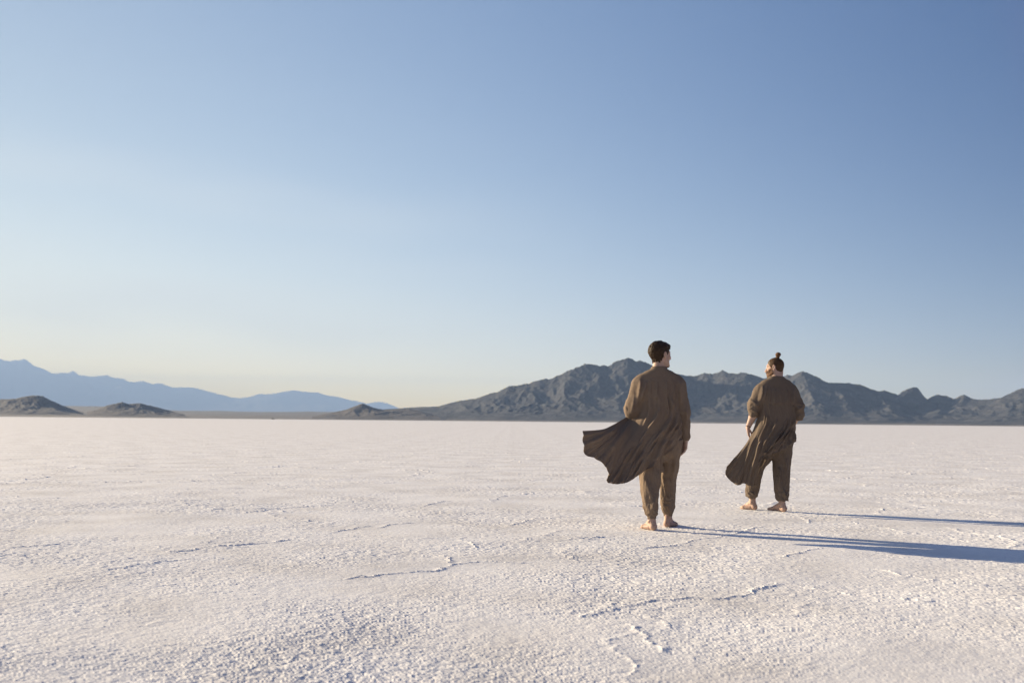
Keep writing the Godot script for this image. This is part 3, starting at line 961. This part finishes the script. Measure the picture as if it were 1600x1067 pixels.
	var p2 := {
		"name": "person_001", "seed": 202, "mid": 0.12,
		"label": "barefoot bearded walker with topknot bun, sleeves pushed up to the elbows",
		"skin": skin, "eye": eye, "cloth": taupe, "cloth2": taupe,
		"head": Vector3(0.112, 1.706, 0.0), "yaw": deg_to_rad(58), "nod": -0.08,
		"neck": Vector3(0.12, 1.53, 0.04), "neck_r": 0.064,
		"head_parts": [["hair", hair2, Vector3(-0.1, -0.13, -0.11), Vector3(0.1, 0.14, 0.13), 0.0045, fair_hair, ""], ["bun", bun, Vector3(-0.05, 0.07, 0.0), Vector3(0.05, 0.2, 0.11), 0.0042, red_hair, "hair"], ["beard", beard, Vector3(-0.085, -0.15, -0.13), Vector3(0.085, 0.0, 0.06), 0.0045, red_hair, ""]],
		"limbs": [
			[Vector3(0.12, 1.42, 0.0), Vector3(0.12, 1.05, 0.0), 0.13, 0.13], [Vector3(0.02, 1.37, 0.0), Vector3(0.22, 1.37, 0.0), 0.11, 0.11],
			[Vector3(0.12, 1.05, 0.0), Vector3(0.1, 0.88, 0.0), 0.13, 0.13], [Vector3(0.12, 1.53, 0.04), Vector3(0.12, 1.4, 0.02), 0.06, 0.09],
			[Vector3(-0.08, 1.42, 0.0), Vector3(-0.142, 1.16, 0.0), 0.06, 0.048], [Vector3(-0.142, 1.16, 0.0), Vector3(-0.212, 0.985, -0.03), 0.052, 0.03],
			[Vector3(0.31, 1.40, 0.0), Vector3(0.375, 1.13, 0.0), 0.055, 0.04], [Vector3(0.375, 1.13, 0.0), Vector3(0.315, 0.96, -0.1), 0.042, 0.03],
			[Vector3(0.02, 0.88, 0.0), Vector3(-0.105, 0.48, -0.05), 0.09, 0.058], [Vector3(-0.105, 0.48, -0.05), Vector3(-0.148, 0.1, -0.11), 0.054, 0.034],
			[Vector3(0.18, 0.88, 0.0), Vector3(0.165, 0.48, 0.03), 0.09, 0.058], [Vector3(0.165, 0.48, 0.03), Vector3(0.155, 0.1, 0.08), 0.054, 0.034]],
		"hands": [
			[Vector3(-0.213, 0.983, -0.03), Vector3(0.12, -1, -0.1), Vector3(0.9, 0.1, 0.25), Vector3(0.3, 0.1, -0.9), 0.26, Vector3(-0.142, 1.16, 0.0)],
			[Vector3(0.313, 0.955, -0.102), Vector3(-0.35, -0.8, -0.3), Vector3(-0.9, 0.3, 0.2), Vector3(-0.2, 0.2, -0.9), 0.3, Vector3(0.385, 1.14, 0.03)]],
		"feet": [[Vector3(-0.148, 0.0, -0.11), deg_to_rad(-42), 1.0], [Vector3(0.155, 0.0, 0.09), deg_to_rad(-36), -1.0]],
		"trousers": [
			[[0.86, 0.03, 0.0, 0.13, 0.14], [0.62, -0.05, -0.02, 0.112, 0.12], [0.46, -0.118, -0.05, 0.092, 0.1], [0.3, -0.146, -0.08, 0.083, 0.09], [0.19, -0.16, -0.1, 0.078, 0.082], [0.155, -0.155, -0.105, 0.068, 0.072], [0.138, -0.15, -0.11, 0.046, 0.052], [0.128, -0.15, -0.11, 0.046, 0.05]],
			[[0.86, 0.19, 0.0, 0.13, 0.14], [0.62, 0.18, 0.015, 0.112, 0.12], [0.48, 0.168, 0.03, 0.099, 0.105], [0.3, 0.163, 0.055, 0.089, 0.095], [0.2, 0.16, 0.07, 0.08, 0.085], [0.14, 0.158, 0.08, 0.072, 0.076], [0.122, 0.158, 0.082, 0.07, 0.074]],
			[[1.02, 0.12, 0.0, 0.18, 0.15], [0.85, 0.11, 0.0, 0.2, 0.155], [0.74, 0.09, 0.0, 0.18, 0.135], [0.63, 0.065, 0.0, 0.1, 0.08]]],
		"leg_folds": [[0.12, 0.5, 0.1, 0.26, 0.022, 0.018], [-0.02, 0.62, -0.14, 0.4, 0.016, 0.022], [-0.1, 0.5, -0.17, 0.3, 0.014, 0.022], [0.2, 0.6, 0.22, 0.3, 0.014, 0.022], [0.15, 0.26, 0.2, 0.15, 0.012, 0.018], [-0.2, 0.22, -0.13, 0.16, 0.012, 0.014]],
		"trouser_lo": Vector3(-0.28, 0.11, -0.24), "trouser_hi": Vector3(0.34, 1.04, 0.24),
		"torso": [[1.605, 0.118, 0.035, 0.08, 0.07], [1.58, 0.12, 0.03, 0.105, 0.08], [1.545, 0.12, 0.02, 0.175, 0.098], [1.49, 0.12, 0.01, 0.228, 0.118], [1.42, 0.122, 0.01, 0.236, 0.14], [1.36, 0.123, 0.01, 0.238, 0.15], [1.28, 0.125, 0.008, 0.23, 0.158], [1.2, 0.127, 0.0, 0.21, 0.135], [1.1, 0.128, 0.0, 0.2, 0.125], [0.98, 0.13, 0.0, 0.195, 0.12], [0.9, 0.125, 0.0, 0.19, 0.12]],
		"sleeves": [
			[Vector3(-0.065, 1.39, 0.0), Vector3(-0.132, 1.25, 0.0), 0.095, 0.088], [Vector3(-0.132, 1.25, 0.0), Vector3(-0.145, 1.16, 0.0), 0.085, 0.068],
			[Vector3(0.305, 1.39, 0.0), Vector3(0.36, 1.25, 0.02), 0.095, 0.09], [Vector3(0.36, 1.25, 0.02), Vector3(0.385, 1.14, 0.025), 0.09, 0.07]],
		"sleeve_crease": 1.5,
		"back_folds": [[-0.06, 1.46, -0.11, 1.26, 0.022, 0.018], [-0.02, 1.46, -0.06, 1.3, 0.018, 0.018], [-0.19, 1.3, -0.1, 1.22, 0.016, 0.018], [-0.2, 1.2, -0.1, 1.14, 0.014, 0.014], [0.3, 1.42, 0.29, 1.24, 0.02, 0.02], [0.43, 1.26, 0.33, 1.18, 0.014, 0.016], [0.02, 1.44, -0.01, 1.24, 0.014, 0.014], [0.07, 1.42, 0.055, 1.2, 0.013, 0.014], [0.14, 1.4, 0.13, 1.2, 0.01, 0.014], [0.22, 1.42, 0.2, 1.2, 0.013, 0.016]],
		"coat_lo": Vector3(-0.25, 0.84, -0.24), "coat_hi": Vector3(0.48, 1.625, 0.26),
		"tail": [
			points([-0.09, 1.2, -0.095, 1.22, -0.095, 1.26, -0.09, 1.33, -0.07, 1.37, -0.03, 1.39, 0.025, 1.4, 0.08, 1.405, 0.135, 1.405, 0.19, 1.405, 0.245, 1.4, 0.295, 1.39, 0.335, 1.37], [-0.06, -0.03, 0, 0.035, 0.08, 0.114, 0.138, 0.148, 0.15, 0.145, 0.127, 0.098, 0.055]),
			points([-0.1, 1.089, -0.1, 1.082, -0.09, 1.074, -0.065, 1.075, -0.03, 1.075, 0.02, 1.075, 0.08, 1.076, 0.14, 1.076, 0.2, 1.077, 0.25, 1.077, 0.295, 1.078, 0.33, 1.07, 0.35, 1.04], [-0.02, 0.02, 0.06, 0.095, 0.125, 0.155, 0.172, 0.178, 0.172, 0.155, 0.125, 0.085, 0.02]),
			points([-0.245, 0.797, -0.237, 0.774, -0.222, 0.743, -0.199, 0.728, -0.169, 0.729, -0.123, 0.737, -0.069, 0.752, -0.014, 0.776, 0.047, 0.807, 0.125, 0.838, 0.202, 0.885, 0.28, 0.924, 0.349, 0.963], [0.02, 0.05, 0.09, 0.12, 0.155, 0.18, 0.2, 0.21, 0.21, 0.2, 0.17, 0.11, 0.02]),
			points([-0.485, 0.527, -0.501, 0.428, -0.425, 0.337, -0.349, 0.3, -0.295, 0.323, -0.234, 0.301, -0.18, 0.309, -0.164, 0.477, -0.108, 0.63, 0.031, 0.685, 0.162, 0.732, 0.278, 0.802, 0.348, 0.886], [0.05, 0.02, 0.02, 0.04, 0.08, 0.1, 0.13, 0.17, 0.2, 0.22, 0.19, 0.12, 0.02])],
		"ripple": [[0.36, 0.34, 0.25, 0.6, 0.026, 0.02], [0.5, 0.46, 0.3, 0.75, 0.028, 0.018], [0.67, 0.6, 0.3, 0.75, 0.03, 0.018], [0.74, 0.68, 0.28, 0.7, 0.03, 0.016], [0.8, 0.79, 0.4, 1.01, 0.022, 0.018], [0.88, 0.87, 0.45, 1.01, 0.022, 0.016], [0.94, 0.94, 0.5, 1.01, 0.018, 0.016], [0.62, 0.6, 0.6, 1.01, 0.02, 0.018], [0.33, 0.3, 0.05, 0.4, 0.02, 0.022], [0.42, 0.4, 0.08, 0.5, 0.016, 0.02], [0.86, 0.8, 0.1, 0.5, 0.022, 0.022], [0.2, 0.22, 0.5, 1.01, 0.025, 0.03], [0.38, 0.4, 0.55, 1.01, 0.03, 0.025], [0.08, 0.1, 0.6, 1.01, 0.02, 0.03]],
		"bracelet": Transform3D(Basis(Vector3(0, 0, 1), -0.35), Vector3(-0.207, 0.997, -0.028)),
	}
	person(Vector3(3.07, 0.004, -12.02), p2)

# ---------------------------------------------------------------- far vehicle
func prism(poly: Array, half: float) -> ArrayMesh:
	var st := SurfaceTool.new()
	st.begin(Mesh.PRIMITIVE_TRIANGLES)
	var n: int = poly.size()
	for i in n:
		var a: Vector2 = poly[i]
		var b: Vector2 = poly[(i + 1) % n]
		for q in [Vector3(a.x, a.y, half), Vector3(b.x, b.y, half), Vector3(b.x, b.y, -half), Vector3(a.x, a.y, half), Vector3(b.x, b.y, -half), Vector3(a.x, a.y, -half)]:
			st.add_vertex(q)
	for s in [half, -half]:
		for i in range(1, n - 1):
			for q in [poly[0], poly[i], poly[i + 1]]:
				st.add_vertex(Vector3(q.x, q.y, s))
	st.generate_normals()
	return st.commit()

func build_vehicle() -> void:
	var root := Node3D.new()
	root.name = "parked_car"
	add_child(root)
	root.position = Vector3(-348.0, 0.0, -1459.0)
	root.rotation.y = 0.5
	tag(root, "tiny dark car far off at the edge of the salt", "car")
	var paint := matte(lin(0.02, 0.02, 0.022), 0.4)
	var glass := matte(lin(0.03, 0.035, 0.04), 0.1)
	var rubber := matte(lin(0.02, 0.02, 0.02), 0.9)
	put("chassis", prism([Vector2(-2.2, 0.3), Vector2(2.2, 0.3), Vector2(2.25, 0.75), Vector2(1.1, 0.98), Vector2(-2.2, 1.02)], 0.9), paint, root)
	put("cabin", prism([Vector2(-2.1, 1.02), Vector2(1.0, 0.98), Vector2(0.4, 1.68), Vector2(-1.9, 1.72)], 0.8), glass, root)
	for x in [-1.4, 1.4]:
		for z in [-0.85, 0.85]:
			var c := CylinderMesh.new()
			c.top_radius = 0.36
			c.bottom_radius = 0.36
			c.height = 0.24
			c.radial_segments = 16
			var o := put("wheel", c, rubber, root)
			o.rotation.x = PI / 2
			o.position = Vector3(x, 0.36, z)

func _ready() -> void:
	# camera
	var cam := Camera3D.new()
	cam.name = "camera"
	cam.fov = 37.84
	cam.near = 0.1
	cam.far = 80000.0
	add_child(cam)
	cam.position = Vector3(0, 1.04, 0)
	cam.basis = Basis(Vector3.RIGHT, atan(124.3 / 1556.0)) * Basis(Vector3.BACK, 0.0094)
	var lens := CameraAttributesPhysical.new()
	lens.frustum_focal_length = 35.0
	lens.frustum_focus_distance = 10.6
	lens.frustum_near = 0.1
	lens.frustum_far = 80000.0
	lens.exposure_aperture = 2.8
	cam.attributes = lens
	cam.fov = 37.84
	cam.current = true
	# sky, air and sun
	var env := Environment.new()
	env.background_mode = Environment.BG_SKY
	env.sky = make_sky()
	env.tonemap_mode = Environment.TONE_MAPPER_LINEAR
	env.tonemap_exposure = EXPOSURE
	env.fog_enabled = true
	env.fog_density = HAZE
	env.fog_light_color = Color(0.645, 0.768, 0.95)
	env.sdfgi_enabled = true
	env.ssao_enabled = true
	env.ssil_enabled = true
	var we := WorldEnvironment.new()
	we.name = "environment"
	we.environment = env
	add_child(we)
	var sun := DirectionalLight3D.new()
	sun.name = "sun"
	sun.light_color = lin(1.0, 0.83, 0.58)
	sun.light_energy = 1.6
	sun.light_angular_distance = 0.5
	sun.shadow_enabled = true
	add_child(sun)
	sun.look_at_from_position(SUN_TO * 100.0, Vector3.ZERO, Vector3.UP)
	build_salt()
	build_far_land()
	build_people()
	build_vehicle()
